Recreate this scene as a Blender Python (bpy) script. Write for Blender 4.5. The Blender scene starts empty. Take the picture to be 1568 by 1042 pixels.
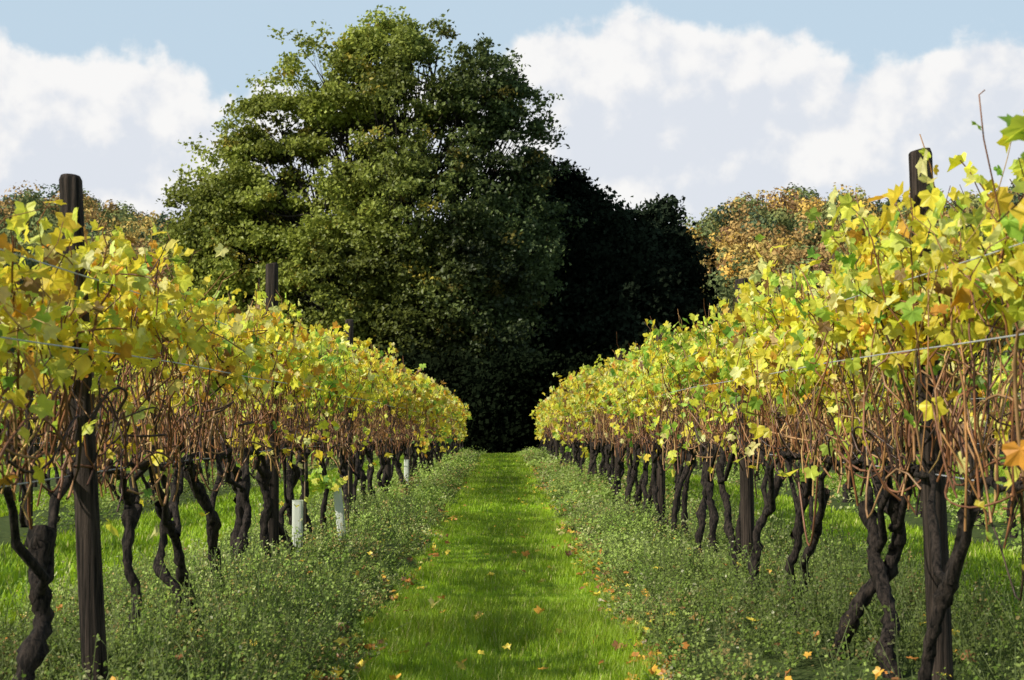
import bpy, bmesh, math, numpy as np
from mathutils import Vector
rng = np.random.default_rng(7)
scene = bpy.context.scene
PI = math.pi

# ------------------------------------------------------------------ helpers
def link(o, parent=None):
    scene.collection.objects.link(o)
    if parent: o.parent = parent
    return o

def empty(name):
    o = bpy.data.objects.new(name, None); return link(o)

def fall(y):
    """the vineyard floor falls away very gently towards the trees"""
    return -.0078*np.clip(y-9,0,50)

def make_mesh(name, parts, mat, parent=None, smooth=False):
    V=[];L=[];LS=[];LT=[];C=[];off=0;lo=0
    for v,f,c in parts:
        if len(v)==0: continue
        V.append(v); L.append((f+off).ravel())
        k=f.shape[1]; n=f.shape[0]
        LS.append(lo+np.arange(n)*k); LT.append(np.full(n,k)); lo+=n*k
        C.append(c if c is not None else np.full((len(v),3),.5)); off+=len(v)
    V=np.concatenate(V).astype(np.float32);L=np.concatenate(L).astype(np.int32)
    V[:,2]+=fall(V[:,1])
    LS=np.concatenate(LS).astype(np.int32);LT=np.concatenate(LT).astype(np.int32);C=np.concatenate(C)
    me=bpy.data.meshes.new(name)
    me.vertices.add(len(V)); me.vertices.foreach_set('co',V.ravel())
    me.loops.add(len(L)); me.loops.foreach_set('vertex_index',L)
    me.polygons.add(len(LS)); me.polygons.foreach_set('loop_start',LS); me.polygons.foreach_set('loop_total',LT)
    me.polygons.foreach_set('use_smooth',np.full(len(LS),smooth))
    a=me.color_attributes.new('Col','FLOAT_COLOR','POINT')
    cc=np.ones((len(V),4),np.float32); cc[:,:3]=C; a.data.foreach_set('color',cc.ravel())
    me.update(calc_edges=True); me.validate()
    me.materials.append(mat)
    return link(bpy.data.objects.new(name,me),parent)

def inst(tv, tf, pos, R, sc, col):
    n=len(pos); tv=np.asarray(tv,float); tf=np.asarray(tf)
    sc=np.asarray(sc,float)
    if sc.ndim==1: sc=np.repeat(sc[:,None],3,1)
    if tv.ndim==2: loc=tv[None]*sc[:,None,:]
    else: loc=tv*sc[:,None,:]
    v=np.einsum('nij,nkj->nki',R,loc)+pos[:,None,:]
    k=loc.shape[1]
    f=tf[None]+(np.arange(n)*k)[:,None,None]
    return v.reshape(-1,3), f.reshape(-1,tf.shape[1]), np.repeat(col,k,0)

def norm(a): return a/np.maximum(np.linalg.norm(a,axis=-1,keepdims=True),1e-9)

def frames(nrm, up):
    z=norm(nrm); y=norm(up-z*np.sum(up*z,-1,keepdims=True)); x=np.cross(y,z)
    return np.stack([x,y,z],-1)

def rand_dir(n): return norm(rng.normal(size=(n,3)))

def tubes(P, R, sides, col):
    n,K,_=P.shape
    if R.ndim==2: R=np.repeat(R[:,:,None],sides,2)
    T=np.gradient(P,axis=1); T=norm(T)
    ref=np.where(np.abs(T[...,2:3])>.8,np.array([1.,0,0]),np.array([0,0,1.]))
    ref=np.broadcast_to(ref[:,:1,:],T.shape)
    A=norm(np.cross(T,ref)); B=np.cross(T,A)
    th=np.arange(sides)*2*PI/sides
    v=P[:,:,None,:]+R[...,None]*(np.cos(th)[None,None,:,None]*A[:,:,None,:]+np.sin(th)[None,None,:,None]*B[:,:,None,:])
    i=np.arange(K-1)[:,None]*sides+np.arange(sides)[None]
    j=np.arange(K-1)[:,None]*sides+(np.arange(sides)[None]+1)%sides
    q=np.stack([i,j,j+sides,i+sides],-1).reshape(-1,4)
    f=(q[None]+(np.arange(n)*K*sides)[:,None,None]).reshape(-1,4)
    return v.reshape(-1,3), f, np.repeat(col,K*sides,0)

_W=[(rng.normal(size=3),rng.uniform(0,6.28)) for _ in range(14)]
def pn(p, s):
    r=0
    for w,ph in _W: r=r+np.sin((p@w)*s+ph)
    return r/4.0

# ------------------------------------------------------------------ materials
def newmat(name):
    m=bpy.data.materials.new(name); m.use_nodes=True
    nt=m.node_tree; nt.nodes.clear()
    out=nt.nodes.new('ShaderNodeOutputMaterial')
    return m,nt,out

def foliage_mat(name, trans=.4, gloss=.05, rough=.4, nscale=8., namt=.35, tint=(1,1,1)):
    m,nt,out=newmat(name); N=nt.nodes.new; lk=nt.links.new
    at=N('ShaderNodeAttribute'); at.attribute_name='Col'
    tc=N('ShaderNodeTexCoord'); no=N('ShaderNodeTexNoise'); no.inputs['Scale'].default_value=nscale; no.inputs['Detail'].default_value=2
    lk(tc.outputs['Object'],no.inputs['Vector'])
    mr=N('ShaderNodeMapRange'); mr.inputs['From Min'].default_value=.3; mr.inputs['From Max'].default_value=.7
    mr.inputs['To Min'].default_value=1-namt; mr.inputs['To Max'].default_value=1+namt
    lk(no.outputs['Fac'],mr.inputs['Value'])
    vm=N('ShaderNodeVectorMath'); vm.operation='SCALE'
    lk(at.outputs['Color'],vm.inputs[0]); lk(mr.outputs['Result'],vm.inputs['Scale'])
    d=N('ShaderNodeBsdfDiffuse'); t=N('ShaderNodeBsdfTranslucent'); g=N('ShaderNodeBsdfGlossy'); g.inputs['Roughness'].default_value=rough
    lk(vm.outputs[0],d.inputs['Color']); 
    vt=N('ShaderNodeVectorMath'); vt.operation='MULTIPLY'; vt.inputs[1].default_value=tint
    lk(vm.outputs[0],vt.inputs[0]); lk(vt.outputs[0],t.inputs['Color'])
    last=d
    if trans>0:
        m1=N('ShaderNodeMixShader'); m1.inputs[0].default_value=trans; lk(d.outputs[0],m1.inputs[1]); lk(t.outputs[0],m1.inputs[2]); last=m1
    if gloss>0:
        m2=N('ShaderNodeMixShader'); m2.inputs[0].default_value=gloss; lk(last.outputs[0],m2.inputs[1]); lk(g.outputs[0],m2.inputs[2]); last=m2
    lk(last.outputs[0],out.inputs['Surface'])
    return m

def bark_mat(name, c1, c2, scale=(30,30,6), bump=.6, rough=.85):
    m,nt,out=newmat(name); N=nt.nodes.new; lk=nt.links.new
    tc=N('ShaderNodeTexCoord'); mp=N('ShaderNodeMapping'); mp.inputs['Scale'].default_value=scale
    lk(tc.outputs['Object'],mp.inputs['Vector'])
    no=N('ShaderNodeTexNoise'); no.inputs['Scale'].default_value=1; no.inputs['Detail'].default_value=6; no.inputs['Roughness'].default_value=.7
    lk(mp.outputs[0],no.inputs['Vector'])
    cr=N('ShaderNodeValToRGB'); cr.color_ramp.elements[0].position=.4; cr.color_ramp.elements[1].position=.66
    cr.color_ramp.elements[0].color=(*c1,1); cr.color_ramp.elements[1].color=(*c2,1)
    lk(no.outputs['Fac'],cr.inputs[0])
    b=N('ShaderNodeBsdfPrincipled'); b.inputs['Roughness'].default_value=rough; b.inputs['Specular IOR Level'].default_value=.2
    lk(cr.outputs[0],b.inputs['Base Color'])
    bp=N('ShaderNodeBump'); bp.inputs['Strength'].default_value=bump; bp.inputs['Distance'].default_value=.015
    lk(no.outputs['Fac'],bp.inputs['Height']); lk(bp.outputs[0],b.inputs['Normal'])
    lk(b.outputs[0],out.inputs['Surface'])
    return m

M_leaf=foliage_mat('vine_leaf_mat',.5,.02,.45,28.,.20,(1.05,1.03,.75))
M_cane=foliage_mat('cane_mat',.0,.04,.4,15.,.45)
M_trunk=bark_mat('vine_bark_mat',(.005,.004,.003),(.065,.048,.038),(70,70,18),1.0)
M_post=bark_mat('post_wood_mat',(.008,.006,.004),(.09,.065,.05),(80,80,2.5),1.0)
M_oakleaf=foliage_mat('oak_leaf_mat',.35,.02,.45,.6,.3)
M_dark=foliage_mat('conifer_leaf_mat',.1,.0,.5,.6,.3)
M_oakbark=bark_mat('oak_bark_mat',(.02,.016,.012),(.07,.055,.04),(3,3,1),.5)
M_grass=foliage_mat('grass_blade_mat',.45,.03,.35,5.,.3,(1.15,1.1,.7))
M_weed=foliage_mat('weed_leaf_mat',.4,.01,.45,4.,.3,(1.1,1.05,.8))
M_fallen=foliage_mat('fallen_leaf_mat',.25,.03,.4,30.,.3)
M_wood=foliage_mat('woodland_mat',.15,.0,.5,.15,.25)

# ------------------------------------------------------------------ terrain
def smooth(a,b,x):
    t=np.clip((x-a)/(b-a),0,1); return t*t*(3-2*t)
def H(x,y):
    x=np.asarray(x,float);y=np.asarray(y,float)
    r=x/np.maximum(y,1)
    crest=35+12.5*smooth(.07,.18,r)+8*smooth(-.14,-.20,r)+3*smooth(-.235,-.26,r)
    crest=crest+1.2*np.sin(x*.045+1)+.9*np.sin(x*.11)
    return crest*smooth(150,400,y)

gx=np.sinh(np.linspace(-6.2,6.2,220))*3.2
gy=np.concatenate([np.linspace(-60,170,60),np.linspace(175,420,60),np.linspace(440,1600,30)])
X,Y=np.meshgrid(gx,gy,indexing='ij')
Z=H(X,Y)
gv=np.stack([X,Y,Z],-1).reshape(-1,3)
ny=len(gy); a=(np.arange(len(gx)-1)[:,None]*ny+np.arange(ny-1)[None]).ravel()
gf=np.stack([a,a+ny,a+ny+1,a+1],-1)
m,nt,out=newmat('ground_mat'); N=nt.nodes.new; lk=nt.links.new
tc=N('ShaderNodeTexCoord')
def noise(scale,detail=5,rough=.6,src=None):
    n=N('ShaderNodeTexNoise'); n.inputs['Scale'].default_value=scale; n.inputs['Detail'].default_value=detail; n.inputs['Roughness'].default_value=rough
    lk(src or tc.outputs['Object'],n.inputs['Vector']); return n
def ramp(fac,stops):
    r=N('ShaderNodeValToRGB'); e=r.color_ramp.elements
    while len(e)<len(stops): e.new(.5)
    for el,(p,c) in zip(e,stops): el.position=p; el.color=(*c,1)
    lk(fac,r.inputs[0]); return r
def math_n(op,a,b=None,clamp=False):
    n=N('ShaderNodeMath'); n.operation=op; n.use_clamp=clamp
    for i,v in enumerate((a,b)):
        if v is None: continue
        if isinstance(v,(int,float)): n.inputs[i].default_value=v
        else: lk(v,n.inputs[i])
    return n.outputs[0]
def mapr(v,a,b):
    r=N('ShaderNodeMapRange'); r.inputs['From Min'].default_value=a; r.inputs['From Max'].default_value=b; lk(v,r.inputs['Value']); return r.outputs[0]
def mixc(f,a,b):
    x=N('ShaderNodeMix'); x.data_type='RGBA'; lk(f,x.inputs[0])
    for i,v in ((6,a),(7,b)):
        if isinstance(v,tuple): x.inputs[i].default_value=(*v,1)
        else: lk(v,x.inputs[i])
    return x.outputs[2]
n1=noise(2.5); n2=noise(25,6); n3=noise(7)
grassc=ramp(n1.outputs['Fac'],[(.3,(.12,.23,.015)),(.7,(.20,.33,.025))])
soil=ramp(n2.outputs['Fac'],[(.3,(.03,.04,.012)),(.55,(.07,.10,.025)),(.75,(.12,.11,.045))])
shaded_litter=ramp(n2.outputs['Fac'],[(.3,(.012,.010,.006)),(.6,(.035,.025,.014)),(.8,(.09,.055,.02))])  # leaf litter; shade under the trees is painted into its dark brown
sx=N('ShaderNodeSeparateXYZ'); lk(tc.outputs['Object'],sx.inputs[0])
xs=math_n('ADD',sx.outputs[0],1.45*21); pp=math_n('PINGPONG',xs,1.45)
wob=math_n('MULTIPLY',math_n('SUBTRACT',n3.outputs['Fac'],.5),.35)
dd=math_n('ADD',pp,wob)
c=mixc(mapr(dd,.82,.95),soil.outputs[0],grassc.outputs[0])
c=mixc(mapr(math_n('ADD',sx.outputs[1],wob),56,57.2),c,shaded_litter.outputs[0])
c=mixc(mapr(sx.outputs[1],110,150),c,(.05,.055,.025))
bs=N('ShaderNodeBsdfPrincipled'); bs.inputs['Roughness'].default_value=.95; bs.inputs['Specular IOR Level'].default_value=.1
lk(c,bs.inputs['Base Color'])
bp=N('ShaderNodeBump'); bp.inputs['Strength'].default_value=.7; bp.inputs['Distance'].default_value=.03
lk(n2.outputs['Fac'],bp.inputs['Height']); lk(bp.outputs[0],bs.inputs['Normal'])
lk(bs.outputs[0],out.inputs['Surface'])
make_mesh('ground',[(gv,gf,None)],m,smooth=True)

# ------------------------------------------------------------------ vine rows
def leaf_template():
    half=[(0,1.0),(20,.66),(40,.80),(54,.88),(74,.56),(100,.70),(120,.68),(160,.40)]
    pts=[(math.sin(math.radians(a))*r, math.cos(math.radians(a))*r) for a,r in half]
    left=[(-x,y) for x,y in reversed(pts[1:])]
    ring=pts+[(0.0,-.06)]+left
    v=[(0,.0,0)]+[(x,y,0) for x,y in ring]
    n=len(ring)
    f=[(0,1+i,1+(i+1)%n) for i in range(n)]
    return np.array(v,float),np.array(f)
LV,LF=leaf_template()
LV2=np.array([(0,-.3,0),(.6,-.45,0),(.85,.2,0),(.35,.45,0),(0,1,0),(-.35,.45,0),(-.85,.2,0),(-.6,-.45,0)],float)
LF2=np.array([[0,1,2,3],[0,3,4,5],[0,5,6,7]])

#            yellow           yellow-green      green           pale yellow      orange-brown    light green    brown
PAL=np.array([(.95,.79,.08),(.82,.84,.12),(.24,.43,.06),(.95,.88,.34),(.82,.44,.06),(.52,.70,.11),(.30,.17,.06)])
def leaf_cols(n,p,pos):
    w=np.array(p,float); w/=w.sum()
    idx=rng.choice(len(PAL),n,p=w)
    # whole shoots turn together: greener and browner patches along the row
    g=pn(pos,1.9); s1=(g>.9)&(rng.random(n)<.5); idx[s1]=rng.choice([2,5,1],s1.sum(),p=[.25,.5,.25])
    s2=(g<-1.1)&(rng.random(n)<.35); idx[s2]=rng.choice([4,6,0],s2.sum(),p=[.4,.2,.4])
    c=PAL[idx]*rng.uniform(.74,1.06,(n,1))*np.clip(1+.12*pn(pos+5,1.6),.8,1.12)[:,None]
    c=c*(1+.06*rng.normal(size=(n,3)))
    return np.clip(c,.01,.95)

def curl(tv,n):
    t=np.repeat(tv[None],n,0)
    a=rng.normal(.2,.4,(n,1)); b=rng.normal(-.3,.35,(n,1)); ph=rng.uniform(0,6.28,(n,1)); c=rng.uniform(.03,.14,(n,1))
    x=t[:,:,0].copy();y=t[:,:,1].copy()
    t[:,:,2]=a*np.abs(x)+b*y*np.abs(y)+c*np.sin(5*np.arctan2(x,y)+ph)*np.hypot(x,y)
    t[:,:,0]=x*rng.uniform(.7,1.15,(n,1))
    return t

def place_leaves(pos,size,p,detail,outx=0.):
    n=len(pos)
    nrm=rand_dir(n)*.8+np.array([outx*.3-.40,-.33,.38])
    tip=np.array([0,0,-1.])+rand_dir(n)*.8
    R=frames(nrm,tip)
    col=leaf_cols(n,p,pos)
    if detail: return inst(curl(LV,n),LF,pos,R,size,col)
    return inst(curl(LV2,n),LF2,pos,R,size,col)

def top_h(xr,y):
    return 1.57+.15*smooth(5,25,y)+.06*np.sin(y*1.9+xr*3)+.05*np.sin(y*4.3+xr)+((.07*smooth(9,5,y)+.05*smooth(5.2,4.2,y)) if xr>0 else 0)

def vine_row(xr,y0,y1,shoots_pm,pal,main=True):
    row=empty('grapevine_row')
    side=-np.sign(xr)
    ys=np.arange(y0,y1,1.15); ys=ys+rng.normal(0,.12,len(ys))
    if main: ys=np.concatenate([ys,ys[rng.random(len(ys))<.7]+rng.uniform(.15,.4)])
    n=len(ys); K=30; t=np.linspace(0,1,K)
    base=np.stack([xr+rng.normal(0,.06,n)+side*.07,ys+rng.normal(0,.28,n),np.full(n,-.03)],-1)
    head=np.stack([xr+rng.normal(0,.04,n),ys,.66+rng.normal(0,.05,n)],-1)
    P=base[:,None]*(1-t)[None,:,None]+head[:,None]*t[None,:,None]
    for fr,am in((1,.03),(2.2,.013),(4,.007),(7,.005)):
        for ax in(0,1):
            P[:,:,ax]+=(am*rng.normal(size=(n,1)))*np.sin(fr*PI*t[None]+rng.uniform(0,3,(n,1)))*np.sin(PI*np.clip(t,0,.92))[None]*1.4
    sd=10
    Rr=(rng.uniform(.017,.028,(n,1)))*(1.15-.3*t[None]+.5*np.exp(-((t-1)/.1)**2)[None]+.3*np.exp(-(t/.08)**2)[None])
    kn=np.zeros((n,K))
    for _ in range(5):
        kn+=rng.uniform(.1,.45,(n,1))*np.exp(-((t[None]-rng.uniform(.1,1,(n,1)))/.035)**2)
    Rr=(Rr*(1+kn))[:,:,None]*(1+.20*rng.normal(size=(n,K,sd)))
    parts=[tubes(P,Rr,sd,np.full((n,3),.1))]
    for s in(-1,1):
        K2=11; t2=np.linspace(0,1,K2); L=rng.uniform(.5,.75,n)
        Q=np.zeros((n,K2,3)); i_=rng.integers(18,28,n); st=P[np.arange(n),i_]
        Q[:,:,0]=st[:,None,0]*(1-t2)+xr*t2+rng.normal(0,.014,(n,K2))
        Q[:,:,1]=st[:,None,1]+s*L[:,None]*t2
        Q[:,:,2]=st[:,None,2]+(.76-st[:,None,2])*smooth(0,.45,t2)+rng.normal(0,.014,(n,K2))
        r2=np.linspace(.017,.007,K2)[None]*(1+.22*rng.normal(size=(n,K2)))
        parts.append(tubes(Q,r2,6,np.full((n,3),.1)))
    make_mesh('vine_trunks',parts,M_trunk,row,True)
    # shoots
    n=int((y1-y0)*shoots_pm); K=13; t=np.linspace(0,1,K)
    yb=rng.uniform(y0,y1,n)
    if main:
        keep=rng.random(n)<np.clip(18/np.maximum(yb,1),.45,1); yb=yb[keep]; n=len(yb)
    zt=top_h(xr,yb)+rng.normal(-.07,.085,n)+(rng.random(n)<.03)*rng.uniform(.05,.22,n)
    x0=xr+rng.normal(0,.06,n); z0=.77+.05*np.sin(yb*5.1)+rng.normal(0,.07,n)
    P=np.zeros((n,K,3))
    droop=rng.random(n)<.24
    a=rng.normal(0,.12,n)+np.where(droop,np.where(rng.random(n)<.6,side,-side)*rng.uniform(.05,.20,n),0)
    P[:,:,0]=x0[:,None]+a[:,None]*t**1.3
    P[:,:,1]=yb[:,None]+rng.normal(0,.32,(n,1))*t
    hgt=(zt-z0)[:,None]
    up=hgt*t
    dr=hgt*rng.uniform(.5,.95,(n,1))*np.sin(PI*np.minimum(t*rng.uniform(.6,.95,(n,1)),1.1))
    P[:,:,2]=z0[:,None]+np.where(droop[:,None],dr,up)
    for fr in(1.3,2.9,5.):
        for ax in(0,1,2):
            P[:,:,ax]+=(.06/fr**.6)*rng.normal(size=(n,1))*np.sin(fr*PI*t[None]+rng.uniform(0,6,(n,1)))*np.minimum(1,t*4)[None]
    P+=rng.normal(0,.005,P.shape)
    P[:,:,2]=np.minimum(P[:,:,2],(zt+.05)[:,None])
    far=np.clip(yb/22,1,1.8)
    Rr=(rng.uniform(.0022,.0044,n)*far)[:,None]*(1.2-.65*t[None])
    CP=np.array([(.23,.095,.04),(.36,.18,.065),(.07,.035,.022),(.54,.34,.13)])
    cc=CP[rng.choice(4,n,p=[.4,.25,.22,.13])]*rng.uniform(.7,1.1,(n,1))
    cp=[tubes(P,Rr,4,cc)]
    n3=int((y1-y0)*(17 if main else 3)); K3=11; t3=np.linspace(0,1,K3)
    yy=rng.uniform(y0,y1,n3); s3=rng.choice([-1,1],n3); L=rng.uniform(.1,.55,n3)
    Q=np.zeros((n3,K3,3))
    Q[:,:,0]=xr+rng.normal(0,.05,(n3,1))+(rng.choice([-1,1],(n3,1),p=[.4,.6])*side)*rng.uniform(0,.16,(n3,1))*np.sin(PI*t3*.8)
    Q[:,:,1]=yy[:,None]+(s3*L)[:,None]*t3
    Q[:,:,2]=.82+rng.normal(0,.07,(n3,1))+rng.normal(.05,.11,(n3,1))*np.sin(PI*t3)+rng.normal(0,.05,(n3,1))*np.sin(2.5*PI*t3)
    c3=np.array([(.19,.085,.045),(.06,.035,.025),(.34,.19,.09)])[rng.choice(3,n3)]
    cp.append(tubes(Q,rng.uniform(.0026,.0054,(n3,1))*np.ones(K3)*(np.clip(yy/22,1,1.6))[:,None],4,c3))
    make_mesh('canes',cp,M_cane,row,True)
    # leaves
    M=28 if main else 10
    tn=rng.uniform(.12,1.0,(n,M))*(K-1)
    i0=np.minimum(tn.astype(int),K-2); fr=(tn-i0)[...,None]
    ar=np.arange(n)[:,None]
    pos=(P[ar,i0]*(1-fr)+P[ar,i0+1]*fr).reshape(-1,3)
    clump=pn(pos,3.0)
    pr=.045+.80*smooth(1.04,1.30,pos[:,2]+.15*clump)
    if main: pr=pr*np.clip(.90+.5*pn(pos*np.array([.6,1,1]),5.0),.22,1)
    keep=rng.random(len(pos))<pr
    if main: keep&=(pos[:,1]<26)|(rng.random(len(pos))<.6)
    pos=pos[keep]; m_=len(pos)
    pos=pos+rand_dir(m_)*rng.uniform(.02,.10,(m_,1))*np.array([1.15,1,.7])
    k=int((y1-y0)*36)
    if main:
        low=np.stack([xr+side*rng.uniform(-.05,.28,k),rng.uniform(y0,y1,k),.84+rng.normal(0,.15,k)],-1)
        low=low[pn(low,2.6)>.45]
        pos=np.concatenate([pos,low])
    size=rng.uniform(.022,.058,len(pos))*(np.clip(pos[:,1]/18,1,1.6) if main else 1.5)
    lp=[]
    near=pos[:,1]<26 if main else np.zeros(len(pos),bool)
    if near.any(): lp.append(place_leaves(pos[near],size[near],pal,True,side*.35))
    if (~near).any(): lp.append(place_leaves(pos[~near],size[~near]*1.1,pal,False,side*.35))
    make_mesh('leaves',lp,M_leaf,row)
    wp=[]
    for h,of in((.755,.02),(1.16,.17),(1.16,-.17),(1.40,.12),(1.40,-.12)):
        Pw=np.array([[[xr+of,y,h+.006*math.sin(y*1.3)] for y in np.linspace(y0,y1,60)]])
        wp.append(tubes(Pw,np.full((1,60),.0023),5,np.array([[.3,.3,.3]])))
    make_mesh('trellis_wires',wp,M_wire,row)
    return row

m,nt,out=newmat('galvanised_wire'); b=nt.nodes.new('ShaderNodeBsdfPrincipled'); b.inputs['Base Color'].default_value=(.55,.56,.58,1); b.inputs['Metallic'].default_value=.3; b.inputs['Roughness'].default_value=.45
nt.links.new(b.outputs[0],out.inputs['Surface']); M_wire=m

YEND=55
vine_row(-1.45,2.6,YEND,42,[.48,.25,.03,.15,.08,.05,.04])
vine_row( 1.45,2.6,YEND,42,[.42,.27,.05,.15,.05,.12,.03])
for xr in(-4.35,4.35): vine_row(xr,7,YEND,14,[.4,.25,.08,.12,.07,.12,.02],False)
for xr in(-7.25,7.25): vine_row(xr,14,YEND,10,[.4,.25,.08,.12,.07,.12,.02],False)

# ------------------------------------------------------------------ posts
def post(x,y,h,dx=0,dy=0,r=.039,sides=20):
    hs=np.concatenate([[-.15],np.linspace(0,h-.012,9),[h]])
    th=np.arange(sides)*2*PI/sides; V=[];ph=rng.uniform(0,6)
    for i,z in enumerate(hs):
        rr=r*(1+.03*np.sin(2*th+ph+z)+.02*np.sin(3*th-ph)+.012*rng.normal(size=sides))*(1.06-.06*z/h)
        if i==len(hs)-1: rr=rr*.86
        f=z/h
        V.append(np.stack([x+dx*(1-f)+rr*np.cos(th),y+dy*(1-f)+rr*np.sin(th),np.full(sides,z)+(.006*np.cos(th+ph) if i==len(hs)-1 else 0)],-1))
    V.append(np.array([[x,y,h+.002]])); V=np.concatenate(V); K=len(hs)
    i=np.arange(K-1)[:,None]*sides+np.arange(sides)[None]; j=np.arange(K-1)[:,None]*sides+(np.arange(sides)[None]+1)%sides
    q=np.stack([i,j,j+sides,i+sides],-1).reshape(-1,4)
    c=len(V)-1; e=(K-1)*sides
    t=np.array([[e+k,e+(k+1)%sides,c] for k in range(sides)])
    o=make_mesh('trellis_post',[(V,q,None)],M_post)
    bm=bmesh.new(); bm.from_mesh(o.data); bm.verts.ensure_lookup_table()
    for a_ in t: bm.faces.new([bm.verts[k] for k in a_])
    for f_ in bm.faces: f_.smooth=len(f_.verts)==4
    bm.to_mesh(o.data); bm.free()
    return o
post(-1.45,5.25,1.76,.11,0); post(-1.45,9.86,1.93,.02); post(-1.45,14.9,1.93,.0)
post(1.45,5.38,1.875,.05,0); post(1.43,9.3,1.78,.03); post(1.46,14.4,1.80)
for k in range(8):
    for s in(-1,1): post(s*1.45+rng.normal(0,.02),19.6+k*4.9+rng.normal(0,.1),1.80+rng.normal(0,.04),rng.normal(0,.03))
for xr in(-4.35,4.35,-7.25,7.25):
    for k in range(9): post(xr,9.5+k*4.95,1.78+rng.normal(0,.05),rng.normal(0,.04),sides=10)

# ------------------------------------------------------------------ tree guards
m,nt,out=newmat('guard_plastic'); N=nt.nodes.new
b=N('ShaderNodeBsdfPrincipled'); b.inputs['Base Color'].default_value=(.85,.86,.78,1); b.inputs['Roughness'].default_value=.5
tr=N('ShaderNodeBsdfTranslucent'); tr.inputs[0].default_value=(.8,.84,.7,1); mxs=N('ShaderNodeMixShader'); mxs.inputs[0].default_value=.4
nt.links.new(b.outputs[0],mxs.inputs[1]); nt.links.new(tr.outputs[0],mxs.inputs[2]); nt.links.new(mxs.outputs[0],out.inputs['Surface']); M_guard=m
def guard(x,y,h,lx=0,leafy=False):
    e=empty('vine_tree_guard')
    w=.034; s=w; sides=16
    th=np.arange(sides)*2*PI/sides+PI/16
    sq=np.stack([np.sign(np.cos(th))*np.abs(np.cos(th))**.5,np.sign(np.sin(th))*np.abs(np.sin(th))**.5],-1)*s
    rings=[(0,1),(h,1),(h+.006,1.06),(h+.006,.93),(h-.01,.9),(.02,.9)]
    V=[np.concatenate([sq*k+[lx*z/h,0],np.full((sides,1),z)],1) for z,k in rings]
    V=np.concatenate(V)+[x,y,0]; K=len(rings)
    i=np.arange(K-1)[:,None]*sides+np.arange(sides)[None]; j=np.arange(K-1)[:,None]*sides+(np.arange(sides)[None]+1)%sides
    make_mesh('guard_sleeve',[(V,np.stack([i,j,j+sides,i+sides],-1).reshape(-1,4),None)],M_guard,e)
    P=np.array([[[x+w+.012,y,z] for z in np.linspace(0,h+.25,5)]])
    make_mesh('cane_stake',[tubes(P,np.full((1,5),.006),6,np.array([[.2,.14,.08]]))],M_cane,e)
    if leafy:
        n=70
        pos=np.array([x+lx-.12,y-.1,h+.03])+rng.normal(size=(n,3))*[.09,.07,.035]
        make_mesh('young_leaves',[place_leaves(pos,rng.uniform(.03,.055,n),[.05,.4,.1,.05,0,.5,0],True)],M_leaf,e)
guard(-1.32,10.2,.42)
guard(-1.26,12.5,.44,-.05,True)
guard(-1.33,22.0,.46)

# ------------------------------------------------------------------ grass
BV=np.array([(-.5,0,0),(.5,0,0),(-.38,.12,.5),(.38,.12,.5),(0,.45,.95)],float)
BF=np.array([[0,1,3],[0,3,2],[2,3,4]])
def path_half(y): return .54+.10*smooth(6,45,y)
def blades(n,x,y,hh,w):
    yaw=rng.uniform(0,2*PI,n); c,s=np.cos(yaw),np.sin(yaw); z=np.zeros(n); o=np.ones(n)
    R=np.stack([np.stack([c,-s,z],-1),np.stack([s,c,z],-1),np.stack([z,z,o],-1)],-2)
    p=np.stack([x,y,z],-1)
    g=pn(p,1.3)*.5+pn(p,5)*.5
    col=np.array([.32,.46,.03])*(1+.32*g[:,None])+rng.normal(0,.035,(n,1))*[1,1,.2]
    yel=rng.random(n)<.08; col[yel]=np.array([.62,.58,.22])
    return inst(BV,BF,p,R,np.stack([w,hh*1.0,hh],-1),np.clip(col,.005,1))
parts=[]
for (ya,yb,dens,h,w) in((4.2,9,8500,.040,.0034),(9,16,4500,.043,.005),(16,30,1800,.048,.0095),(30,57,600,.052,.019)):
    n=int((yb-ya)*1.3*dens)
    y=rng.uniform(ya,yb,n); x=rng.uniform(-.68,.68,n)
    ph=path_half(y)+.05*np.sin(y*3.1+np.sign(x))+.04*np.sin(y*7.7)
    k=np.abs(x)<ph; x=x[k];y=y[k];n=len(x)
    edge=smooth(.75,1.0,np.abs(x)/ph[k])
    pq=np.stack([x*.6,y,0*x],-1)
    tuft=np.clip(1+.5*pn(pq,9)+.35*pn(pq,3.2),.3,2.3)
    parts.append(blades(n,x,y,h*rng.uniform(.5,1.3,n)*(1+.5*edge)*tuft,w*rng.uniform(.7,1.3,n)))
for s in(-1,1):
    for (xa,xb) in((2.15,3.65),(5.05,6.5),(8,12)):
        for (ya,yb,dens,h,w) in((6,16,700,.06,.012),(16,32,350,.06,.018),(32,57,150,.06,.035)):
            n=int((yb-ya)*(xb-xa)*dens); y=rng.uniform(ya,yb,n); x=s*rng.uniform(xa,xb,n)
            parts.append(blades(n,x,y,h*rng.uniform(.6,1.3,n),w*rng.uniform(.7,1.3,n)))
make_mesh('grass',parts,M_grass)

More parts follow.
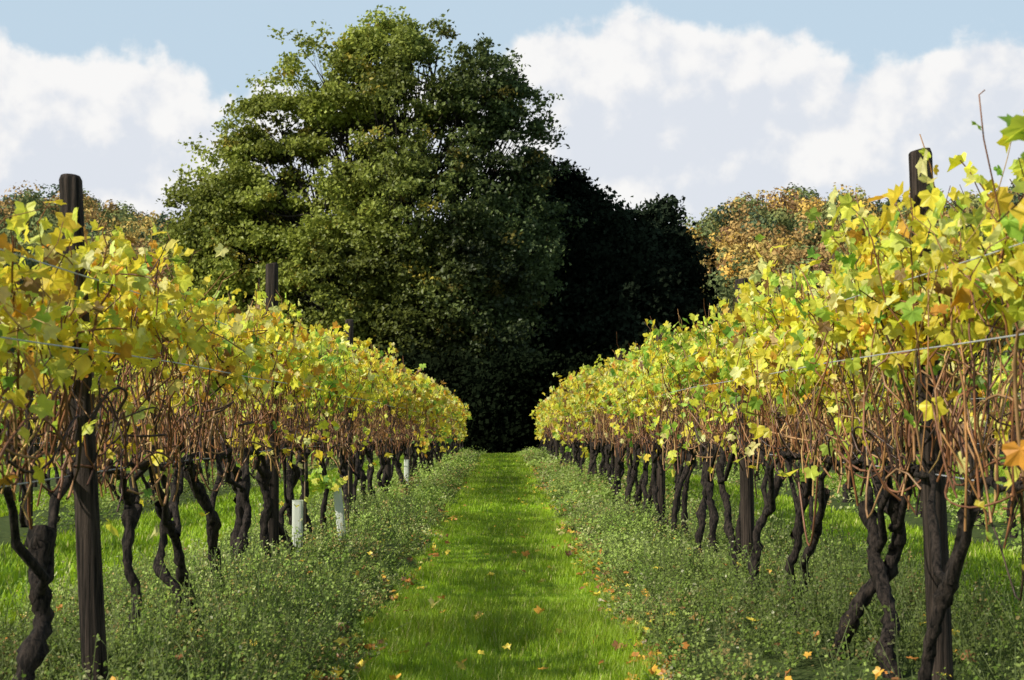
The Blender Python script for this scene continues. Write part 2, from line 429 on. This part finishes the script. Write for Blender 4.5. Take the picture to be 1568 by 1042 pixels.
# ------------------------------------------------------------------ weeds under the vines
WV=np.array([(0,0,0),(.42,.5,.08),(0,1.05,0),(-.42,.5,.08)],float); WF=np.array([[0,1,2],[0,2,3]])
parts=[];stems=[]
def weeds(xa,xb,ya,yb,dens,nl,ls):
    n=int(abs(xb-xa)*(yb-ya)*dens); x=xa+(xb-xa)*rng.random(n); y=rng.uniform(ya,yb,n)
    pp=np.stack([x,y,0*x],-1)
    edge=np.minimum(np.abs(np.abs(x)-min(abs(xa),abs(xb))),.35)/.35
    keep=rng.random(n)<np.clip(.75+.6*pn(pp,2.3),.1,1)
    x=x[keep];y=y[keep];pp=pp[keep];edge=edge[keep];n=len(x)
    h=(.045+.10*edge)*rng.uniform(.5,1.7,n)*(1+.5*pn(pp,3.1))*1.15
    h=np.clip(h,.03,.30)
    S=4; K=4; t=np.linspace(0,1,K)
    hx=rng.normal(0,.05,(n,S,2)); 
    P=np.zeros((n,S,K,3)); P[...,0]=x[:,None,None]+hx[...,0:1]*t*(1+h[:,None,None]*3); P[...,1]=y[:,None,None]+hx[...,1:2]*t*(1+h[:,None,None]*3)
    P[...,2]=(h[:,None]*rng.uniform(.6,1.15,(n,S)))[...,None]*t
    if ls<.025: stems.append(tubes(P.reshape(-1,K,3),np.full((n*S,K),.0012*max(1,ls/.012)),3,np.repeat(np.array([[.20,.25,.09]]),n*S,0)))
    m_=nl
    si=rng.integers(0,S,(n,m_)); tt=rng.uniform(.1,1,(n,m_))**.75
    A=np.arange(n)[:,None]
    end=P[A,si,-1]; b0=P[A,si,0]
    pos=(b0+(end-b0)*tt[...,None]).reshape(-1,3)+rng.normal(0,.012,(n*m_,3))*max(1,ls/.014)
    pos[:,2]=np.maximum(pos[:,2],.006)
    q=len(pos)
    R=frames(rand_dir(q)*.6+[-.3,-.2,.7],rand_dir(q)+[0,0,.3])
    base=np.array([(.26,.36,.07),(.34,.43,.11),(.18,.28,.045),(.42,.44,.20),(.40,.30,.11)])
    pc=base[rng.choice(5,n,p=[.37,.27,.22,.07,.07])]*np.clip(1+.4*pn(pp,1.7),.5,1.5)[:,None]
    col=np.repeat(pc,m_,0)*rng.uniform(.6,1.25,(q,1))
    tip=(tt.ravel()>.92)&(rng.random(q)<.02); col[tip]=[.55,.55,.36]
    parts.append(inst(WV,WF,pos,R,rng.uniform(.6,1.3,q)*ls,np.clip(col,0,1)))
for s in(-1,1):
    weeds(s*.55,s*2.2,4.2,9,150,52,.0145)
    weeds(s*.57,s*2.2,9,16,85,44,.020)
    weeds(s*.60,s*2.2,16,30,38,34,.033)
    weeds(s*.64,s*2.2,30,YEND+1,16,28,.055)
    weeds(s*3.6,s*5.1,10,30,14,24,.038)
    weeds(s*3.6,s*5.1,30,YEND,8,18,.065)
weed_parent=empty('weeds')
make_mesh('weed_leaves',parts,M_weed,weed_parent); make_mesh('weed_stems',stems,M_weed,weed_parent)

# ------------------------------------------------------------------ fallen leaves
def fallen(x,y,z,size,pal):
    n=len(x); pos=np.stack([x,y,z],-1)
    R=frames(rand_dir(n)*.35+[-.1,-.25,1],rand_dir(n)*[1,1,.15])
    return inst(curl(LV,n),LF,pos,R,size,pal)
FP=np.array([(.80,.62,.08),(.75,.42,.06),(.52,.22,.05),(.28,.13,.05),(.80,.66,.25)])
def drift(n):
    y=4.5+50*rng.random(n)**1.7; s=rng.choice([-1,1],n,p=[.42,.58]); x=s*(path_half(y)+rng.normal(.03,.08,n))
    k=pn(np.stack([x,y,0*x],-1),1.8)>-.25
    return x[k],y[k]
x,y=drift(1500); q=len(x); c1=FP[rng.choice(5,q,p=[.20,.24,.27,.27,.02])]
y2=4.5+48*rng.random(100)**1.4; x2=rng.uniform(-.5,.5,100); c2=FP[rng.choice(5,100,p=[.5,.25,.12,.1,.03])]
y3=4.5+45*rng.random(800)**1.5; x3=rng.choice([-1,1],800)*rng.uniform(.6,2.2,800); c3=FP[rng.choice(5,800,p=[.2,.22,.25,.31,.02])]
fx=[(-.325,7.6,(.92,.78,.25)),(.49,7.75,(.72,.62,.42)),(-.10,7.2,(.7,.46,.1)),(.16,10.6,(.8,.35,.05)),(.17,12.1,(.8,.5,.06)),(.22,8.6,(.6,.5,.1))]
fl=[fallen(x,y,rng.uniform(.015,.05,q),rng.uniform(.018,.038,q),c1),
    fallen(x2,y2,rng.uniform(.03,.05,100),rng.uniform(.018,.034,100),c2),
    fallen(x3,y3,rng.uniform(.03,.13,800),rng.uniform(.018,.038,800),c3),
    fallen(np.array([a[0] for a in fx]),np.array([a[1] for a in fx]),np.full(6,.055),np.array([.042,.032,.036,.036,.036,.036]),np.array([a[2] for a in fx]))]
make_mesh('fallen_leaves',fl,M_fallen)

# ------------------------------------------------------------------ trees
QV=np.array([(0,-.5,0),(.42,0,.1),(0,.6,0),(-.42,0,.1)],float); QF=np.array([[0,1,2,3]])
def crown_tree(name,base,lobes,nclump,nleaf,lsize,spread,colfn,mat,gap=.0,gapscale=.8,trunk_r=.5,fork=.3,droop=0.,shell=.5,twig=True,bark=None,gapfn=None,zmin=.6):
    tree=empty(name)
    L=np.array(lobes,float); r=L[:,3]
    p=r**2/np.sum(r**2); idx=rng.choice(len(L),nclump,p=p)
    d=rand_dir(nclump); rad=rng.uniform(shell**2,1.0,nclump)**.5*(1+.13*rng.normal(size=nclump))
    C=L[idx][:,:3]+d*(r[idx]*rad)[:,None]*np.array([1,1,.95])
    hole=pn(C*np.array([1,.12,1.]),gapscale)+.6*pn(C*np.array([1,.12,1.])+3.3,gapscale*1.9)
    g=gap if gapfn is None else gapfn(C)
    k=(hole>g)&(C[:,2]>zmin); C=C[k]; idx=idx[k]; n=len(C)
    pos=(C[:,None]+rng.normal(size=(n,nleaf,3))*spread*rng.uniform(.6,1.25,(n,1,1))*np.array([1,1,.62])+np.array([0,0,-droop])*np.abs(rng.normal(size=(n,nleaf,1)))).reshape(-1,3)
    q=len(pos); R=frames(rand_dir(q)*.7+[-.35,-.2,.45],rand_dir(q)+[0,0,-droop*2])
    cc=np.repeat(colfn(C),nleaf,0)*rng.uniform(.7,1.3,(q,1))
    make_mesh('foliage',[inst(QV,QF,pos,R,lsize*rng.uniform(.6,1.35,q),np.clip(cc,0,1))],mat,tree)
    base=np.array(base,float); top=L[:,2].max()
    K=12;t=np.linspace(0,1,K); parts=[]
    spine_top=np.array([base[0]+.3,base[1],top*.93])
    P=base+(spine_top-base)*t[:,None]; P[:,0]+=.35*np.sin(t*5); P[:,2]+=-.1
    rr=trunk_r*(1-.93*t**.8)*(1+.5*np.exp(-t/.03))
    parts.append(tubes(P[None],rr[None],12,np.full((1,3),.1)))
    nl=len(L); Pl=np.zeros((nl,K,3)); Rl=np.zeros((nl,K))
    for i in range(nl):
        h0=np.clip(L[i,2]*.45,fork*top*.5,top*.6); st=base+(spine_top-base)*(h0/spine_top[2])
        Pl[i]=st+(L[i,:3]-st)*t[:,None]; Pl[i,:,2]+=-.12*np.sin(PI*t)*np.linalg.norm(L[i,:3]-st)*.6
        Pl[i]+=np.sin(PI*t)[:,None]*rng.normal(0,.35,3)+rng.normal(0,.06,(K,3))
        Rl[i]=trunk_r*.36*(1-.85*t)
    parts.append(tubes(Pl,Rl,8,np.full((nl,3),.1)))
    if twig:
        m_=min(n,1500); sel=rng.choice(n,m_,replace=False); K2=7;t2=np.linspace(0,1,K2)
        j=rng.integers(5,K,m_); st=Pl[idx[sel],j]; T=st[:,None]+(C[sel]-st)[:,None]*t2[None,:,None]
        T+=np.sin(PI*t2)[None,:,None]*rng.normal(0,.25,(m_,1,3)); T[:,:,2]-=.25*np.sin(PI*t2)
        Rt=(.065*(1-.85*t2))[None]*rng.uniform(.5,1.1,(m_,1))
        parts.append(tubes(T,Rt,4,np.full((m_,3),.1)))
    make_mesh('trunk_and_limbs',parts,bark or M_oakbark,tree,True)
    return tree

oak=[(-5.3,85,20.0,3.3),(-9.3,85,18.9,3.5),(-2.0,85,18.8,3.4),(-6.0,84,16.4,4.4),(-12.0,85,16.8,3.0),(-14.2,85,13.4,3.3),(-16.4,85,13.0,1.8),
     (-.6,86,14.8,3.7),(-10.2,83,12.2,4.3),(-4.4,82,11.4,4.6),(-14.2,84,9.4,3.5),(-9.0,82,7.6,4.2),(-2.6,81.5,7.2,4.2),(.2,83,9.6,2.8),(-.8,81,4.3,2.4),(-13.5,83,5.4,3.2),(-5.5,81,4.2,3.2),
     (-6.8,85,21.1,2.1),(-15.8,84,10.6,2.4),(.6,86,12.2,2.8),(-9.0,85,15.5,3.4),(-3.5,85,21.2,1.8),(.4,85,17.4,2.2),(-12.5,85,14.0,3.2)]
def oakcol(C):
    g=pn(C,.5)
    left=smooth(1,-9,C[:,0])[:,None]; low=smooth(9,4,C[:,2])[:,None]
    base=np.array([.085,.118,.036])*(1-left)+np.array([.30,.335,.055])*left  # crown's sunlit left and shaded right are painted into the leaf colour
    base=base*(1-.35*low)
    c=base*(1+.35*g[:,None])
    k=rng.random(len(C))<.05; c[k]=np.where(left[k]>.4,[.42,.34,.05],[.18,.15,.03])
    return np.clip(c,.006,.6)
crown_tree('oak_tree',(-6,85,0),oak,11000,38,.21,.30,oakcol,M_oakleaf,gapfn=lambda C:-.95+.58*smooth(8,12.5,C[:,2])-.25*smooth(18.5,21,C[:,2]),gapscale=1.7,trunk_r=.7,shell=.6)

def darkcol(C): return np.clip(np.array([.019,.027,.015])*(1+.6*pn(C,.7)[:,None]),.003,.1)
yew=[(3.1,92,14.3,2.0),(1.8,91,12,3.6),(4.6,91,12.0,2.8),(6.6,91,10.8,2.4),(2.5,90,8,4.6),(6.2,90,7.5,4.3),(1.0,89,4.0,4.0),(5.4,88,3.8,4.2),(3.0,92,16,.8),(4.4,92,15.0,.8),(5.8,92,13.8,.8),(7.0,92,13.2,.7)]
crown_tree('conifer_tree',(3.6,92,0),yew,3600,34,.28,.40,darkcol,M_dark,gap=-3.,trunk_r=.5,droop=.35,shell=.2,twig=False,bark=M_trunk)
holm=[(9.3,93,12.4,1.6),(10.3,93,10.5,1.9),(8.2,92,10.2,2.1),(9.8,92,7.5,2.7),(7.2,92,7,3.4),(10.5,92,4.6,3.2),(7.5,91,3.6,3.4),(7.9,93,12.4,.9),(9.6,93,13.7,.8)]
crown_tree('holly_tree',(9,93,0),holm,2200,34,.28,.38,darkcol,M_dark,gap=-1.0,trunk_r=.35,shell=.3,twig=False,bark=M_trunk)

def shrub(name,x,y,w,h,n,colr):
    lob=[(x+rng.uniform(-w,w)*.8,y+rng.uniform(-1.0,1.2),rng.uniform(.12,.8)*h,rng.uniform(.35,.5)*h) for _ in range(int(8+w))]
    crown_tree(name,(x,y,0),lob,n,26,.20,.34,lambda C:np.clip(np.array(colr)*(1+.5*pn(C,1.1)[:,None]),.002,.2),M_dark,gap=-3,trunk_r=.12,shell=.1,twig=False,bark=M_trunk,zmin=.1)
for x,y,w,h,c in((-15,64,4,3.4,(.03,.045,.015)),(-9,63,4,3.4,(.022,.034,.012)),(-3,62.5,4,3.6,(.010,.014,.006)),(2.5,61.5,4,3.4,(.006,.009,.004)),(8,63,4,3.6,(.008,.011,.005)),(14,64,4,3.0,(.03,.04,.014)),(20,66,4,3.0,(.035,.045,.015)),(-21,65,4,3.2,(.035,.045,.015))):  # middle shrubs near black: the deep shade there is put into leaf colour
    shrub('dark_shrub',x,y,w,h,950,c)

# ------------------------------------------------------------------ distant woodland on the hill
n=1700
yy=rng.uniform(215,425,n); xx=yy*rng.uniform(-.46,.46,n)
k=np.ones(n,bool)
mid=(xx/yy>-.17)&(xx/yy<.08); k&=~(mid&(rng.random(n)<.75))
xx=xx[k];yy=yy[k];n=len(xx); zz=H(xx,yy)
hh=rng.uniform(6.5,12.,n); rr=hh*rng.uniform(.34,.48,n)
Wp=np.array([(.20,.24,.09),(.31,.32,.11),(.46,.30,.11),(.58,.43,.13),(.34,.20,.10),(.10,.14,.08),(.72,.48,.12)])
tc_=Wp[rng.choice(7,n,p=[.25,.23,.17,.11,.09,.11,.04])]*rng.uniform(.65,1.2,(n,1))
nl=330
nb=7; bo=norm(rng.normal(size=(n,nb,3)))*np.array([1,1,.9]); bo[...,2]+=.15
bi=rng.integers(0,nb,(n,nl)); A=np.arange(n)[:,None]
ctr=np.stack([xx,yy,zz+hh*.55],-1)
d=rand_dir(n*nl).reshape(n,nl,3)
P=ctr[:,None]+bo[A,bi]*(rr*.58)[:,None,None]+d*(rr[:,None]*rng.uniform(.30,.52,(n,nl)))[...,None]
P[...,2]=np.where(P[...,2]<ctr[:,None,2],ctr[:,None,2]+(P[...,2]-ctr[:,None,2])*1.3,P[...,2])
q=n*nl; R=frames(norm(d.reshape(-1,3))+rand_dir(q)*.35,rand_dir(q))
wd=empty('distant_woodland')
make_mesh('woodland_crowns',[inst(QV,QF,P.reshape(-1,3),R,rng.uniform(.4,1.2,q)*.8,np.repeat(tc_,nl,0)*rng.uniform(.75,1.25,(q,1)))],M_wood,wd)
Pt=np.stack([np.repeat(xx[:,None],4,1),np.repeat(yy[:,None],4,1),zz[:,None]+hh[:,None]*np.linspace(-.05,.8,4)],-1)
make_mesh('woodland_trunks',[tubes(Pt,np.repeat(np.array([[.25,.2,.15,.05]]),n,0),5,np.full((n,3),.1))],M_oakbark,wd)

# ------------------------------------------------------------------ world
SUN_EL=math.radians(38); AZ=math.radians(-120)
w=bpy.data.worlds.new('World'); scene.world=w; w.use_nodes=True; nt=w.node_tree; nt.nodes.clear(); N=nt.nodes.new; lk=nt.links.new
out=N('ShaderNodeOutputWorld'); bg=N('ShaderNodeBackground'); bg.inputs['Strength'].default_value=.12
sky=N('ShaderNodeTexSky'); sky.sky_type='NISHITA'; sky.sun_disc=False; sky.sun_elevation=SUN_EL; sky.sun_rotation=AZ%(2*PI); sky.air_density=1.0; sky.dust_density=1.0; sky.ozone_density=1.2
tc=N('ShaderNodeTexCoord'); D=tc.outputs['Generated']
def vm(op,a,b=None,out_='Vector'):
    n=N('ShaderNodeVectorMath'); n.operation=op
    for i,v in enumerate((a,b)):
        if v is None: continue
        if isinstance(v,tuple): n.inputs[i].default_value=v
        else: lk(v,n.inputs[i])
    return n.outputs[out_]
D2=vm('ADD',D,(-.008,0,.012))
nA=noise(15,6,.5,D); nA2=noise(15,6,.5,D2); nB=noise(42,4,.6,D)
def blob(cx,cz,rx,rz):
    s=vm('MULTIPLY',vm('SUBTRACT',D,(cx,0,cz)),(1/rx,0,1/rz)); return math_n('SUBTRACT',1.0,vm('LENGTH',s,None,'Value'))
blobs=[(-.255,.150,.095,.080),(-.33,.15,.13,.080),(.075,.178,.095,.078),(.14,.176,.10,.068),(.27,.165,.125,.060),(.345,.168,.11,.054),(-.07,.13,.12,.08),(.21,.14,.2,.05),(-.30,.09,.2,.06),(.03,.10,.5,.05)]
mx_=None
for b_ in blobs:
    o=blob(*b_); mx_=o if mx_ is None else math_n('MAXIMUM',mx_,o)
mx_=math_n('MAXIMUM',mx_,-1.0)
nz=math_n('ADD',math_n('MULTIPLY',math_n('SUBTRACT',nA.outputs['Fac'],.5),1.0),math_n('MULTIPLY',math_n('SUBTRACT',nB.outputs['Fac'],.5),.38))
den=math_n('ADD',mx_,nz)
mr=N('ShaderNodeMapRange'); mr.interpolation_type='SMOOTHSTEP'; mr.inputs['From Min'].default_value=-.06; mr.inputs['From Max'].default_value=.10; lk(den,mr.inputs['Value'])
sp=N('ShaderNodeSeparateXYZ'); lk(D,sp.inputs[0])
front=mapr(sp.outputs[1],0,.2)
mask=math_n('MULTIPLY',math_n('MULTIPLY',mr.outputs[0],front),.96)
core=N('ShaderNodeMapRange'); core.interpolation_type='SMOOTHSTEP'; core.inputs['From Min'].default_value=.0; core.inputs['From Max'].default_value=.80
relief=math_n('MULTIPLY',math_n('SUBTRACT',nA2.outputs['Fac'],nA.outputs['Fac']),5.5)
lk(math_n('ADD',den,relief),core.inputs['Value'])
cr=ramp(core.outputs[0],[(0,(8.0,7.9,7.8)),(.35,(7.4,7.4,7.5)),(1,(6.2,6.5,7.05))])
hz=N('ShaderNodeMix'); hz.data_type='RGBA'; hz.inputs[0].default_value=.88; lk(sky.outputs[0],hz.inputs[6]); hz.inputs[7].default_value=(4.7,5.9,6.9,1)
cm=mixc(mask,hz.outputs[2],cr.outputs[0])
lowm=mapr(sp.outputs[2],.65,.35)
fm=mixc(lowm,sky.outputs[0],cm)
lk(fm,bg.inputs['Color']); lk(bg.outputs[0],out.inputs['Surface'])

sl=bpy.data.lights.new('sun','SUN'); sl.energy=5.0; sl.angle=math.radians(.53); sl.color=(1,.95,.83)
so=link(bpy.data.objects.new('sun',sl))
dirn=Vector((math.sin(AZ)*math.cos(SUN_EL),math.cos(AZ)*math.cos(SUN_EL),math.sin(SUN_EL)))
so.rotation_euler=dirn.to_track_quat('Z','Y').to_euler(); so.location=(-20,0,20)

# ------------------------------------------------------------------ camera
cd=bpy.data.cameras.new('camera'); cd.sensor_width=36; cd.lens=36*2400/1568; cd.clip_end=4000; cd.clip_start=.05
cd.dof.use_dof=True; cd.dof.focus_distance=12; cd.dof.aperture_fstop=9
co=link(bpy.data.objects.new('camera',cd)); co.location=(0,0,.95)
co.rotation_euler=(math.radians(90+2.84),0,math.radians(-.38))
scene.camera=co
scene.view_settings.view_transform='Standard'; scene.view_settings.look='None'; scene.view_settings.exposure=0
